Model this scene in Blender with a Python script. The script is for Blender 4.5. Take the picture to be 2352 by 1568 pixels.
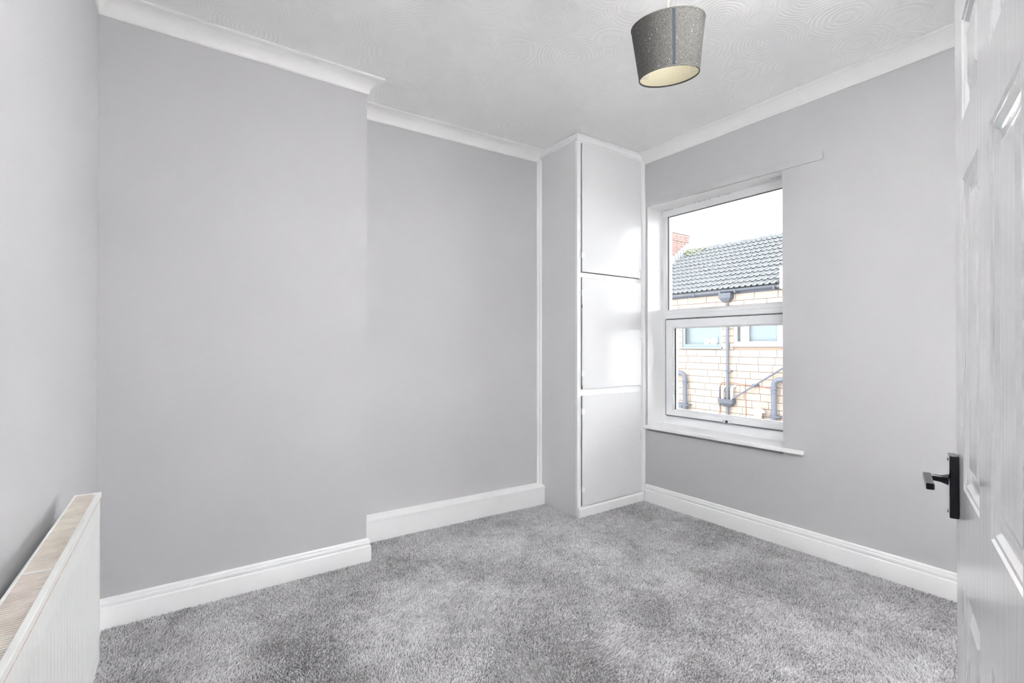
import bpy, bmesh, math, random
import numpy as np
from mathutils import Vector, Matrix
random.seed(7); rng = np.random.default_rng(7)
S = bpy.context.scene
COL = S.collection
for o in list(bpy.data.objects): bpy.data.objects.remove(o)

# ---------------------------------------------------------------- camera, world, light, exposure
H = 1.25
PITCH = 0.0055
cam_data = bpy.data.cameras.new('camera'); cam = bpy.data.objects.new('camera', cam_data); COL.objects.link(cam)
cam_data.sensor_width = 36; cam_data.lens = 36*1120/2352; cam_data.clip_start = .01; cam_data.clip_end = 500
cam.location = (0, 0, H)
cam.rotation_euler = (math.pi/2 + PITCH, 0, math.radians(54.9-90))
cam_data.shift_y = (1120*PITCH - 2)/2352
S.camera = cam
W = bpy.data.worlds.new('overcast_sky'); S.world = W; W.use_nodes = True
bg = W.node_tree.nodes['Background']
bg.inputs[0].default_value = (0.97, 0.985, 1.0, 1); bg.inputs[1].default_value = 9.0
def area(name, loc, rot, sx, sy, power, col=(1, 1, 1)):
    l = bpy.data.lights.new(name, 'AREA'); l.shape = 'RECTANGLE'; l.size = sx; l.size_y = sy
    l.energy = power; l.color = col
    o = bpy.data.objects.new(name, l); COL.objects.link(o); o.location = loc; o.rotation_euler = rot; return o
# added fill lamp on the unseen landing, shining through the doorway into the room
area('landing_fill', (.25, -1.72, 1.35), (math.radians(90), 0, 0), 1.1, 2.3, 12, (1, .985, .96))
# added fill lamp out of view beside the open door, aimed at the ceiling
bf = area('ceiling_fill', (1.25, .135, 2.12), (math.pi, 0, 0), .4, .12, 61, (1, .995, .985)); bf.data.spread = 2.3
area('wall_fill', (2.1, .27, .95), (math.pi*1.5, 0, 0), .4, .12, 19, (1, .995, .985))  # second added fill lamp, out of view, bounced off the near wall
# sampling portal in the window opening (gives off no light of its own)
po = area('window_portal', (3.44, 2.058, 1.49), (0, math.radians(90), 0), 1.77, 1.06, 1)
po.data.cycles.is_portal = True
S.view_settings.view_transform = 'Standard'; S.view_settings.look = 'None'
S.view_settings.exposure = 0.0; S.view_settings.gamma = 1; S.view_settings.use_curve_mapping = False
S.cycles.max_bounces = 16; S.cycles.diffuse_bounces = 10; S.cycles.glossy_bounces = 6; S.cycles.transparent_max_bounces = 12
S.cycles.use_denoising = True; S.cycles.sample_clamp_indirect = 0
S.cycles.caustics_reflective = False; S.cycles.caustics_refractive = False

# ---------------------------------------------------------------- materials
def mat(name, col, rough=.5, spec=.5, metal=0, bump=None, var=None, coat=0):
    """bump=(scale,strength,distance[,stretch]) noise relief; var=(scale,amount) colour variation"""
    m = bpy.data.materials.new(name); m.use_nodes = True
    nt = m.node_tree; N = nt.nodes; L = nt.links; b = N['Principled BSDF']
    b.inputs['Base Color'].default_value = (*col, 1); b.inputs['Roughness'].default_value = rough
    b.inputs['Specular IOR Level'].default_value = spec; b.inputs['Metallic'].default_value = metal
    b.inputs['Coat Weight'].default_value = coat; b.inputs['Coat Roughness'].default_value = .04
    tc = N.new('ShaderNodeTexCoord')
    if bump:
        mp = N.new('ShaderNodeMapping'); L.new(tc.outputs['Object'], mp.inputs[0])
        if len(bump) > 3: mp.inputs['Scale'].default_value = bump[3]
        n = N.new('ShaderNodeTexNoise'); n.inputs['Scale'].default_value = bump[0]; n.inputs['Detail'].default_value = 4
        L.new(mp.outputs[0], n.inputs['Vector'])
        bp = N.new('ShaderNodeBump'); bp.inputs['Strength'].default_value = bump[1]; bp.inputs['Distance'].default_value = bump[2]
        L.new(n.outputs['Fac'], bp.inputs['Height']); L.new(bp.outputs[0], b.inputs['Normal'])
    if var:
        n2 = N.new('ShaderNodeTexNoise'); n2.inputs['Scale'].default_value = var[0]; n2.inputs['Detail'].default_value = 3
        L.new(tc.outputs['Object'], n2.inputs['Vector'])
        mx = N.new('ShaderNodeMix'); mx.data_type = 'RGBA'
        a = var[1]; dark = var[2] if len(var) > 2 else tuple(c*(1-a) for c in col)
        mx.inputs[6].default_value = (*dark, 1); mx.inputs[7].default_value = (*[min(1, c*(1+a*.5)) for c in col], 1)
        rp = N.new('ShaderNodeMapRange'); rp.inputs[1].default_value = .3; rp.inputs[2].default_value = .65
        L.new(n2.outputs['Fac'], rp.inputs[0]); L.new(rp.outputs[0], mx.inputs[0])
        L.new(mx.outputs[2], b.inputs['Base Color'])
    return m

M_wall = mat('lilac_grey_emulsion', (.58, .576, .589), .75, .25, bump=(90, .12, .002), var=(1.2, .02))
M_white = mat('white_satin_paint', (.92, .922, .925), .32, .45, bump=(14, .12, .004))
M_cornice = mat('cornice_paint', (.88, .88, .87), .38, .4, bump=(10, .1, .004))
M_gloss = mat('white_gloss_cupboard_paint', (.83, .835, .845), .07, .32, bump=(5, .10, .004))
M_cupside = mat('cupboard_side_emulsion', (.79, .79, .80), .5, .35, bump=(60, .1, .002))
M_upvc = mat('white_upvc', (.90, .915, .93), .25, .5)
M_gasket = mat('black_gasket', (.05, .04, .05), .6)
M_dark = mat('glossy_black_metal', (.004, .004, .008), .16, .4, coat=.2)
M_chrome = mat('polished_chrome', (.75, .75, .77), .12, metal=1)
M_rad = mat('radiator_enamel', (.77, .78, .765), .35, .45)
M_grille = mat('aged_cream_grille', (.70, .65, .60), .6, .3, var=(22, .12, (.60, .55, .50)))
M_rust = mat('rusty_seam', (.50, .30, .22), .8, .2, var=(45, .5, (.75, .66, .6)))
M_cable = mat('gold_cable', (.72, .56, .38), .5)
M_lining = mat('cream_lining', (.74, .70, .56), .7, .2, var=(200, .04))
M_wire = mat('white_wire', (.88, .88, .86), .3)
M_rose = mat('white_plastic', (.85, .85, .84), .3)
M_plaster = mat('raw_plaster', (.5, .46, .42), .9, .1)  # dull plaster colour, shared by chips, hinge screws and carcass back
M_hall = mat('landing_paint', (.75, .75, .74), .7, .2)

def ceiling_mat():
    m = mat('artex_ceiling', (.90, .90, .89), .6, .25)
    nt = m.node_tree; N = nt.nodes; L = nt.links; b = N['Principled BSDF']
    tc = N.new('ShaderNodeTexCoord')
    v = N.new('ShaderNodeTexVoronoi'); v.inputs['Scale'].default_value = 3.6; v.inputs['Randomness'].default_value = .8
    n = N.new('ShaderNodeTexNoise'); n.inputs['Scale'].default_value = 3; n.inputs['Detail'].default_value = 2
    add = N.new('ShaderNodeVectorMath'); add.operation = 'MULTIPLY_ADD'; add.inputs[1].default_value = (.06,)*3
    L.new(n.outputs['Color'], add.inputs[0]); L.new(tc.outputs['Object'], add.inputs[2])
    L.new(add.outputs[0], v.inputs['Vector']); L.new(tc.outputs['Object'], n.inputs['Vector'])
    mul = N.new('ShaderNodeMath'); mul.operation = 'MULTIPLY'; mul.inputs[1].default_value = 95
    sn = N.new('ShaderNodeMath'); sn.operation = 'SINE'
    L.new(v.outputs['Distance'], mul.inputs[0]); L.new(mul.outputs[0], sn.inputs[0])
    bp = N.new('ShaderNodeBump'); bp.inputs['Strength'].default_value = .35; bp.inputs['Distance'].default_value = .0016
    L.new(sn.outputs[0], bp.inputs['Height']); L.new(bp.outputs[0], b.inputs['Normal'])
    return m
M_ceil = ceiling_mat()

def grain_mat():
    m = mat('white_gloss_grained_door', (.86, .865, .88), .08, .55)
    nt = m.node_tree; N = nt.nodes; L = nt.links; b = N['Principled BSDF']
    tc = N.new('ShaderNodeTexCoord'); mp = N.new('ShaderNodeMapping'); mp.inputs['Scale'].default_value = (16, 16, 1.1)
    L.new(tc.outputs['Object'], mp.inputs[0])
    n = N.new('ShaderNodeTexNoise'); n.inputs['Scale'].default_value = 1.0; n.inputs['Detail'].default_value = 2; n.inputs['Distortion'].default_value = .3
    L.new(mp.outputs[0], n.inputs['Vector'])
    mul = N.new('ShaderNodeMath'); mul.operation = 'MULTIPLY'; mul.inputs[1].default_value = 55
    sn = N.new('ShaderNodeMath'); sn.operation = 'SINE'
    L.new(n.outputs['Fac'], mul.inputs[0]); L.new(mul.outputs[0], sn.inputs[0])
    mp2 = N.new('ShaderNodeMapping'); mp2.inputs['Scale'].default_value = (260, 260, 7); L.new(tc.outputs['Object'], mp2.inputs[0])
    n2 = N.new('ShaderNodeTexNoise'); n2.inputs['Scale'].default_value = 1; L.new(mp2.outputs[0], n2.inputs['Vector'])
    ad = N.new('ShaderNodeMath'); ad.operation = 'MULTIPLY_ADD'; ad.inputs[1].default_value = .35
    L.new(sn.outputs[0], ad.inputs[0]); L.new(n2.outputs['Fac'], ad.inputs[2])
    bp = N.new('ShaderNodeBump'); bp.inputs['Strength'].default_value = .16; bp.inputs['Distance'].default_value = .0008
    L.new(ad.outputs[0], bp.inputs['Height']); L.new(bp.outputs[0], b.inputs['Normal'])
    return m
M_door = grain_mat()

def shade_mat():
    m = mat('glitter_grey_fabric', (.17, .165, .16), .7, .3)
    nt = m.node_tree; N = nt.nodes; L = nt.links; b = N['Principled BSDF']
    tc = N.new('ShaderNodeTexCoord')
    n = N.new('ShaderNodeTexNoise'); n.inputs['Scale'].default_value = 330; n.inputs['Detail'].default_value = 3
    L.new(tc.outputs['Object'], n.inputs['Vector'])
    cr = N.new('ShaderNodeValToRGB'); e = cr.color_ramp.elements
    e[0].position = .3; e[0].color = (.045, .044, .041, 1); e[1].position = .7; e[1].color = (.175, .170, .162, 1)
    L.new(n.outputs['Fac'], cr.inputs[0])
    v = N.new('ShaderNodeTexVoronoi'); v.inputs['Scale'].default_value = 230
    L.new(tc.outputs['Object'], v.inputs['Vector'])
    sp = N.new('ShaderNodeSeparateColor'); L.new(v.outputs['Color'], sp.inputs[0])
    g1 = N.new('ShaderNodeMath'); g1.operation = 'GREATER_THAN'; g1.inputs[1].default_value = .975; L.new(sp.outputs[0], g1.inputs[0])
    g2 = N.new('ShaderNodeMath'); g2.operation = 'LESS_THAN'; g2.inputs[1].default_value = .27; L.new(v.outputs['Distance'], g2.inputs[0])
    g = N.new('ShaderNodeMath'); g.operation = 'MULTIPLY'; L.new(g1.outputs[0], g.inputs[0]); L.new(g2.outputs[0], g.inputs[1])
    mx = N.new('ShaderNodeMix'); mx.data_type = 'RGBA'; mx.inputs[7].default_value = (.95, .95, .92, 1)
    L.new(g.outputs[0], mx.inputs[0]); L.new(cr.outputs[0], mx.inputs[6]); L.new(mx.outputs[2], b.inputs['Base Color'])
    bp = N.new('ShaderNodeBump'); bp.inputs['Strength'].default_value = .5; bp.inputs['Distance'].default_value = .0015
    L.new(n.outputs['Fac'], bp.inputs['Height']); L.new(bp.outputs[0], b.inputs['Normal'])
    return m
M_shade = shade_mat()
M_seam = mat('shade_seam', (.048, .058, .070), .7, .3, bump=(300, .6, .002), var=(300, .25))

def glass_mat(name, tint=(.97, .98, .98), refl=.10):
    m = bpy.data.materials.new(name); m.use_nodes = True; nt = m.node_tree; N = nt.nodes; L = nt.links
    N.remove(N['Principled BSDF'])
    t = N.new('ShaderNodeBsdfTransparent'); t.inputs[0].default_value = (*tint, 1)
    g = N.new('ShaderNodeBsdfGlossy'); g.inputs['Roughness'].default_value = .02
    f = N.new('ShaderNodeFresnel'); f.inputs[0].default_value = 1.45
    mx = N.new('ShaderNodeMixShader'); ml = N.new('ShaderNodeMath'); ml.operation = 'MULTIPLY'; ml.inputs[1].default_value = refl*10
    L.new(f.outputs[0], ml.inputs[0]); L.new(ml.outputs[0], mx.inputs[0])
    L.new(t.outputs[0], mx.inputs[1]); L.new(g.outputs[0], mx.inputs[2])
    L.new(mx.outputs[0], N['Material Output'].inputs[0]); return m
M_glass = glass_mat('window_glass')

def carpet_mat():
    m = mat('grey_pile', (.3, .3, .31), .95, .1)
    nt = m.node_tree; N = nt.nodes; L = nt.links; b = N['Principled BSDF']
    at = N.new('ShaderNodeAttribute'); at.attribute_name = 'tone'
    tc = N.new('ShaderNodeTexCoord')
    n = N.new('ShaderNodeTexNoise'); n.inputs['Scale'].default_value = 260; n.inputs['Detail'].default_value = 3
    L.new(tc.outputs['Object'], n.inputs['Vector'])
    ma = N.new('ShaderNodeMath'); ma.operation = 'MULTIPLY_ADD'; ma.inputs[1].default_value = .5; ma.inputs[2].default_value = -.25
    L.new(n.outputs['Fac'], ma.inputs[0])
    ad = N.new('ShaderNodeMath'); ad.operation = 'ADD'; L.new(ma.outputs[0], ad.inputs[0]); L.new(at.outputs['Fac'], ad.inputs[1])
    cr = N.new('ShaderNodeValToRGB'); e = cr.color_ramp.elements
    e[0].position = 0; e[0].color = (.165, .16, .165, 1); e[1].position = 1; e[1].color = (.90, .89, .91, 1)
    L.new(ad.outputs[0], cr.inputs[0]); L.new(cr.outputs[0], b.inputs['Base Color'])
    b.inputs['Sheen Weight'].default_value = .25
    return m
M_pile = carpet_mat()
M_floor = mat('carpet_backing', (.26, .255, .26), .95, .05, bump=(400, .8, .004), var=(300, .3))

# ---------------------------------------------------------------- mesh helpers
class MB:
    def __init__(s): s.v = []; s.f = []
    def add(s, vs, fs):
        n = len(s.v); s.v += [tuple(p) for p in vs]; s.f += [tuple(i+n for i in f) for f in fs]; return s
    def box(s, x0, x1, y0, y1, z0, z1):
        return s.add([(x, y, z) for x in (x0, x1) for y in (y0, y1) for z in (z0, z1)],
                     [(0, 1, 3, 2), (4, 6, 7, 5), (0, 4, 5, 1), (2, 3, 7, 6), (0, 2, 6, 4), (1, 5, 7, 3)])
    def prism(s, poly, z0, z1):
        n = len(poly); vs = [(x, y, z0) for x, y in poly]+[(x, y, z1) for x, y in poly]
        return s.add(vs, [tuple(range(n))[::-1], tuple(range(n, 2*n))]+[(i, (i+1) % n, (i+1) % n+n, i+n) for i in range(n)])
    def tube(s, pts, r, n=12, cap=True):
        pts = [Vector(p) for p in pts]; rings = []; up = None
        rs = r if isinstance(r, (list, tuple)) else [r]*len(pts)
        for i, p in enumerate(pts):
            d = (pts[min(i+1, len(pts)-1)]-pts[max(i-1, 0)]).normalized()
            if up is None: up = Vector((0, 0, 1)) if abs(d.z) < .9 else Vector((1, 0, 0))
            a = d.cross(up).normalized(); bb = a.cross(d).normalized(); up = bb
            rings.append([p+(a*math.cos(t)+bb*math.sin(t))*rs[i] for t in [2*math.pi*k/n for k in range(n)]])
        vs = [q for rg in rings for q in rg]; fs = []
        for i in range(len(pts)-1):
            for k in range(n): fs.append((i*n+k, i*n+(k+1) % n, (i+1)*n+(k+1) % n, (i+1)*n+k))
        if cap: fs += [tuple(range(n))[::-1], tuple(range((len(pts)-1)*n, len(pts)*n))]
        return s.add(vs, fs)
    def lathe(s, prof, c=(0, 0, 0), n=32, a0=0, a1=2*math.pi, closed=True):
        full = abs(a1-a0-2*math.pi) < 1e-6; m = n if full else n+1
        vs = [(c[0]+r*math.cos(a0+(a1-a0)*k/n), c[1]+r*math.sin(a0+(a1-a0)*k/n), c[2]+z) for k in range(m) for r, z in prof]
        p = len(prof); fs = []
        for k in range(n):
            k2 = (k+1) % m
            for i in range(p if closed else p-1):
                j = (i+1) % p; fs.append((k*p+i, k2*p+i, k2*p+j, k*p+j))
        return s.add(vs, fs)
    def sweep(s, prof, path, side=1, close=False):
        """profile points (offset away from the wall, z) swept along an xy path with mitred corners"""
        P = [Vector((a, b)) for a, b in path]; n = len(P); p = len(prof); vs = []
        for i in range(n):
            d0 = (P[i]-P[i-1]).normalized() if i > 0 else None; d1 = (P[i+1]-P[i]).normalized() if i < n-1 else None
            if d0 is None: d0 = d1
            if d1 is None: d1 = d0
            n0 = Vector((-d0.y, d0.x))*side; n1 = Vector((-d1.y, d1.x))*side
            m_ = (n0+n1); m_ = m_/(m_.dot(n0)) if m_.length > 1e-6 else n0
            for o, z in prof: q = P[i]+m_*o; vs.append((q.x, q.y, z))
        fs = []
        for i in range(n-1):
            for k in range(p): fs.append((i*p+k, i*p+(k+1) % p, (i+1)*p+(k+1) % p, (i+1)*p+k))
        fs += [tuple(range(p))[::-1], tuple(range((n-1)*p, n*p))]
        return s.add(vs, fs)
    def mesh(s, name, m, bevel=0, smooth=False, seg=2, angle=30):
        me = bpy.data.meshes.new(name); me.from_pydata(s.v, [], s.f)
        bm = bmesh.new(); bm.from_mesh(me); bmesh.ops.recalc_face_normals(bm, faces=bm.faces)
        if bevel:
            ed = [e for e in bm.edges if e.is_manifold and e.calc_face_angle(0) > math.radians(angle)]
            bmesh.ops.bevel(bm, geom=ed, offset=bevel, segments=seg, affect='EDGES', profile=.5, clamp_overlap=True)
        bm.to_mesh(me); bm.free()
        if smooth:
            me.shade_smooth()
            me.set_sharp_from_angle(angle=math.radians(38))
        me.materials.append(m); return me
    def build(s, name, m, parent=None, bevel=0, smooth=False, seg=2, kind=None, label=None, mw=None, angle=30):
        o = bpy.data.objects.new(name, s.mesh(name, m, bevel, smooth, seg, angle)); COL.objects.link(o)
        if parent: o.parent = parent
        if kind: o['kind'] = kind
        if label: o['label'] = label
        return o
def struct(o, label=None, cat=None):
    o['kind'] = 'structure'
    if label: o['label'] = label
    if cat: o['category'] = cat
    return o
def thing(o, label, cat, group=None):
    o['label'] = label; o['category'] = cat
    if group: o['group'] = group
    return o
def empty(name, loc=(0, 0, 0), rz=0, parent=None):
    o = bpy.data.objects.new(name, None); COL.objects.link(o); o.location = loc; o.rotation_euler.z = rz
    o.empty_display_size = .1
    if parent: o.parent = parent
    return o

# ---------------------------------------------------------------- room shell (metres, camera over the origin)
ZC = 2.80
XW = 3.155            # window wall
YB = 2.815            # chimney breast
XB = .942
def ya(x): return 3.128-.033*(x-.94)      # alcove wall
def xl(y): return -.262+.0157*(y-2.815)   # left wall
YN = .05
WY0, WY1, WZ0, WZ1 = 1.528, 2.589, .600, 2.368

fl = MB().box(-.55, 3.5, -1.9, 3.4, -.2, 0).build('floor', M_floor)
struct(fl, 'grey carpeted bedroom floor', 'floor')
struct(MB().box(-.55, 3.5, -1.9, 3.4, ZC, ZC+.15).build('ceiling', M_ceil), 'white ceiling with faint swirled plaster relief', 'ceiling')
struct(MB().prism([(xl(-1.9), -1.9), (xl(3.4), 3.4), (-.55, 3.4), (-.55, -1.9)], 0, ZC).build('wall_left', M_wall), 'pale grey wall behind the radiator', 'wall')
struct(MB().prism([(xl(YB), YB), (XB, YB), (XB, 3.4), (-.256, 3.4)], 0, ZC).build('wall_chimney_breast', M_wall), 'pale grey projecting chimney breast', 'wall')
struct(MB().prism([(XB, ya(XB)), (3.44, ya(3.44)), (3.44, 3.4), (XB, 3.4)], 0, ZC).build('wall_far', M_wall), 'pale grey alcove wall between chimney breast and cupboard', 'wall')
w = MB()
w.box(XW, 3.44, -.06, WY0, 0, ZC); w.box(XW, 3.44, WY1, 3.03, 0, ZC)
w.box(XW, 3.44, WY0, WY1, 0, WZ0-.03); w.box(XW, 3.44, WY0, WY1, WZ1, ZC)
struct(w.build('wall_right', M_wall), 'pale lilac grey wall around the window', 'wall')
w = MB(); w.box(.725, XW, -.06, YN, 0, ZC); w.box(-.33, .725, -.06, YN, 2.03, ZC); w.box(-.33, -.06, -.06, YN, 0, 2.03)
struct(w.build('wall_near', M_wall), 'pale grey wall with the doorway', 'wall')
w = MB(); w.box(-.4, 1.6, -1.9, -1.8, 0, ZC); w.box(1.5, 1.6, -1.8, -.06, 0, ZC)
struct(w.build('wall_landing', M_hall), 'landing walls beyond the doorway', 'wall')

# baseboards (torus over flat board) and the alcove's boxed ledge
def base_prof(h, t):
    return [(0, 0), (t, 0), (t, h*.66), (t*.93, h*.69), (t*.60, h*.71), (t*.58, h*.74), (t*.80, h*.77), (t*.86, h*.82), (t*.80, h*.87),
            (t*.55, h*.89), (t*.62, h*.92), (t*.55, h*.97), (t*.35, h), (0, h)]
BP = base_prof(.132, .022)
struct(MB().sweep(BP, [(xl(YB), YB), (XB, YB), (XB, ya(XB))], side=-1).build('baseboard_chimney_breast', M_white, smooth=True), 'white moulded skirting board round the chimney breast', 'skirting board')
struct(MB().sweep(base_prof(.140, .022), [(XW, YN), (XW, 2.60)], side=1).build('baseboard_right', M_white, smooth=True), 'white moulded skirting board under the window', 'skirting board')
struct(MB().sweep(BP, [(xl(YN), YN), (xl(YB), YB)], side=-1).build('baseboard_left', M_white, smooth=True), 'white skirting board behind the radiator', 'skirting board')
struct(MB().sweep([(0, 0), (.072, 0), (.072, .128), (.076, .130), (.076, .142), (.068, .147), (0, .158)], [(XB, ya(XB)), (2.432, ya(2.432))], side=-1).build('baseboard_far', M_white, smooth=True),
       'white boxed ledge skirting along the alcove wall', 'skirting board')
# coving
def cove(d):
    p = [(0, ZC), (0, ZC-d), (.007, ZC-d), (.011, ZC-d+.006)]
    for i in range(9):
        a = math.pi/2*i/8
        p.append((.011+(d-.020)*(1-math.cos(a)), ZC-d+.006+(d-.017)*math.sin(a)))
    p += [(d-.007, ZC-.009), (d, ZC-.007), (d, ZC)]
    return p
CV = cove(.08)
struct(MB().sweep(CV, [(xl(YB), YB), (XB, YB), (XB, ya(XB)), (2.43, ya(2.43))], side=-1).build('trim_1', M_cornice, smooth=True), 'white coving over the chimney breast and the alcove', 'coving')
struct(MB().sweep(CV, [(XW, YN), (XW, 2.622)], side=1).build('trim_2', M_cornice, smooth=True), 'white coving over the window wall', 'coving')
struct(MB().sweep(CV, [(xl(YN), YN), (xl(YB), YB)], side=-1).build('trim_3', M_cornice, smooth=True), 'white coving along the left wall', 'coving')
# thin painted board over the window head, running past it
struct(MB().add([(XW+.01, 2.60, 2.369), (XW+.01, 1.294, 2.354), (XW+.01, 1.294, 2.400), (XW+.01, 2.60, 2.415),
                 (XW-.009, 2.60, 2.369), (XW-.009, 1.294, 2.354), (XW-.007, 1.294, 2.400), (XW-.001, 2.60, 2.415)],
                [(0, 1, 2, 3), (4, 7, 6, 5), (0, 4, 5, 1), (1, 5, 6, 2), (2, 6, 7, 3), (3, 7, 4, 0)]).build('trim_4', M_wall), 'thin painted lintel board running past the window head', 'trim')
# ---------------------------------------------------------------- window
XF = 3.352
FW0 = WY0-.035
win = MB()
def ring(mb, x0, x1, y0, y1, z0, z1, t, tb=None, ch=.0):
    """rectangular frame with mitred members and a chamfered inner lip"""
    tb = tb or t
    o = [(y0, z0), (y1, z0), (y1, z1), (y0, z1)]; i = [(y0+t, z0+tb), (y1-t, z0+tb), (y1-t, z1-t), (y0+t, z1-t)]
    c = [(y0+t-ch, z0+tb-ch), (y1-t+ch, z0+tb-ch), (y1-t+ch, z1-t+ch), (y0+t-ch, z1-t+ch)]
    vs = [(x0, *p) for p in o]+[(x0, *p) for p in c]+[(x0+ch*.8, *p) for p in i]+[(x1, *p) for p in i]+[(x1, *p) for p in o]
    fs = []
    for k in range(4):
        j = (k+1) % 4
        for a in range(4): fs.append((a*4+k, a*4+j, a*4+4+j, a*4+4+k))
        fs.append((16+k, 16+j, j, k))
    mb.add(vs, fs)
ring(win, XF, XF+.07, FW0, WY1, WZ0, WZ1, .038, .085, .010)
tr = [(.012, 1.461), (0, 1.474), (0, 1.508), (-.002, 1.512), (0, 1.516), (0, 1.530), (.014, 1.546), (.07, 1.546), (.07, 1.461)]
win.add([(XF-.001+a, y, z) for y in (FW0+.03, WY1-.03) for a, z in tr], [(k, (k+1) % 9, 9+(k+1) % 9, 9+k) for k in range(9)]+[tuple(range(9)), tuple(range(9, 18))])
wo = struct(win.build('window_1', M_upvc), 'white plastic framed window with fixed top light and opening lower sash', 'window')
wh = MB()   # packed head above the frame's glazed area
wh.box(XF-.004, XF+.05, WY0, WY1, WZ1-.055, WZ1-.0).build('head_packer', M_white, wo)
sh = MB(); ring(sh, XF-.012, XF+.05, FW0+.038, WY1-.038, .688, 1.463, .072, .050, .012)
so = sh.build('sash', M_upvc, wo)
g = MB(); ring(g, XF+.014, XF+.03, FW0+.036, WY1-.036, 1.543, WZ1-.053, .004); g.build('gasket', M_gasket, wo)
g = MB(); ring(g, XF-.0125, XF+.001, FW0+.034, WY1-.034, .684, 1.467, .0042); g.build('gasket', M_gasket, wo)
g = MB(); ring(g, XF+.004, XF+.02, FW0+.107, WY1-.107, .735, 1.394, .003); g.build('gasket', M_gasket, so)
MB().box(XF+.024, XF+.030, FW0+.03, WY1-.03, 1.54, WZ1-.05).build('pane', M_glass, wo)
MB().box(XF+.024, XF+.030, FW0+.10, WY1-.10, .73, 1.40).build('pane', M_glass, so)
# lock on the sash's lower rail
lk = empty('lock', (XF-.012, 2.02, .697), 0, wo)
MB().box(-.006, .001, -.034, .034, -.010, .010).build('lock_plate', M_upvc, lk, bevel=.002)
q = MB().lathe([(.0035, 0), (.0095, 0), (.0095, .004), (.0035, .004)], n=20).build('keyhole_ring', M_dark, lk)
q.rotation_euler = (0, math.radians(-90), 0); q.location = (-.006, -.004, 0)
q = MB().lathe([(.0005, 0), (.003, 0), (.003, .003), (.0005, .003)], n=10).build('screw', M_dark, lk)
q.rotation_euler = (0, math.radians(-90), 0); q.location = (-.006, .022, 0)
# reveal lining strips (white painted)
rv = MB(); rv.box(XW+.001, XF+.002, WY1-.004, WY1+.004, WZ0, WZ1-.004); rv.box(XW+.001, XF+.002, WY0-.002, WY0+.002, WZ0, WZ1-.004)
rv.box(XW+.001, XF+.002, WY0, WY1, WZ1-.004, WZ1+.004)
struct(rv.build('trim_5', M_white), 'white painted window reveal', 'trim')
# crumbly plaster scars along the head
sc = MB()
for cy, n, wd in ((2.47, 22, .13), (2.22, 12, .10), (2.05, 14, .10), (1.62, 12, .05), (2.53, 6, .03)):
    for k in range(n):
        y = cy+random.uniform(-wd, wd)*.8; x = XF-.006-random.uniform(0, .010)-(.07 if cy < 1.7 else 0); r = random.uniform(.0015, .0042)
        sc.add([(x-r, y-r*2.2, WZ1-.0045), (x+r, y-r, WZ1-.0045), (x+r*.6, y+r*2, WZ1-.0045), (x-r, y+r, WZ1-.0045), (x, y, WZ1-.0075)],
               [(0, 1, 4), (1, 2, 4), (2, 3, 4), (3, 0, 4)])
sc.build('plaster_chips', M_plaster, wo, kind='stuff')
# sill board
s_ = MB(); s_.prism([(XF+.002, WY0), (XF+.002, WY1), (XW, WY1), (XW, 2.612), (XW-.028, 2.612), (XW-.028, 1.405), (XW, 1.405), (XW, WY0)], .588, .614)
struct(s_.build('window_sill', M_white, bevel=.005, seg=3), 'white painted window sill board', 'sill')

# ---------------------------------------------------------------- built-in cupboard
CX0, CX1, CY0 = 2.432, 3.150, 2.632
cup = empty('corner_cupboard', (CX0, CY0, 0))
thing(cup, 'tall white built-in cupboard with three flush doors in the corner by the window', 'cupboard')
def cp(mb, name, m, **k):
    mb.v = [(x-CX0, y-CY0, z) for x, y, z in mb.v]; return mb.build(name, m, cup, **k)
b = MB(); b.box(CX0, CX0+.018, CY0+.012, ya(CX0)-.002, .0, ZC-.002); cp(b, 'side_panel', M_cupside)
b = MB()
b.box(CX0-.001, CX0+.036, CY0, CY0+.02, 0, ZC-.002)
b.box(CX1-.030, CX1, CY0, CY0+.02, 0, ZC-.002)
b.box(CX0+.036, CX1-.03, CY0+.001, CY0+.02, 2.742, ZC-.002)
b.box(CX0+.036, CX1-.03, CY0+.001, CY0+.02, 1.754, 1.790); b.box(CX0+.036, CX1-.03, CY0+.001, CY0+.02, .884, .934)
b.box(CX0+.036, CX1-.03, CY0+.001, CY0+.02, 0, .078)
cp(b, 'face_frame', M_white, bevel=.0015)
b = MB(); b.box(CX0+.02, CX1, CY0+.09, CY0+.1, .05, ZC-.01); cp(b, 'carcass_back', M_plaster)
b = MB().sweep([(0, ZC-.045), (.006, ZC-.045), (.012, ZC-.036), (.014, ZC-.016), (.020, ZC-.010), (.020, ZC-.002), (0, ZC-.002)],
               [(CX0, ya(CX0)-.002), (CX0, CY0), (CX1-.002, CY0)], side=-1); cp(b, 'crown_strip', M_white)
b = MB().sweep([(0, .001), (.020, .001), (.020, .062), (.012, .072), (0, .074)], [(CX0+.002, CY0), (CX1-.004, CY0)], side=-1); cp(b, 'plinth', M_white)
# scribed strip at the window-wall side
b = MB(); ztop = ZC-.05; n = 30; vs = []
for i in range(n+1):
    z = .075+(ztop-.075)*i/n; wob = .0035*math.sin(z*5.1)+.002*math.sin(z*13)
    vs += [(CX1-.016+.001*math.sin(z*3), CY0-.010, z), (XW-.001, CY0-.024+wob, z), (XW-.001, CY0, z), (CX1-.016, CY0, z)]
fs = [(0, 1, 2, 3), tuple(4*n+k for k in (3, 2, 1, 0))]
for i in range(n):
    for k in range(4): fs.append((4*i+k, 4*i+(k+1) % 4, 4*i+4+(k+1) % 4, 4*i+4+k))
b.add(vs, fs); cp(b, 'scribe_strip', M_white, smooth=True)

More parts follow.
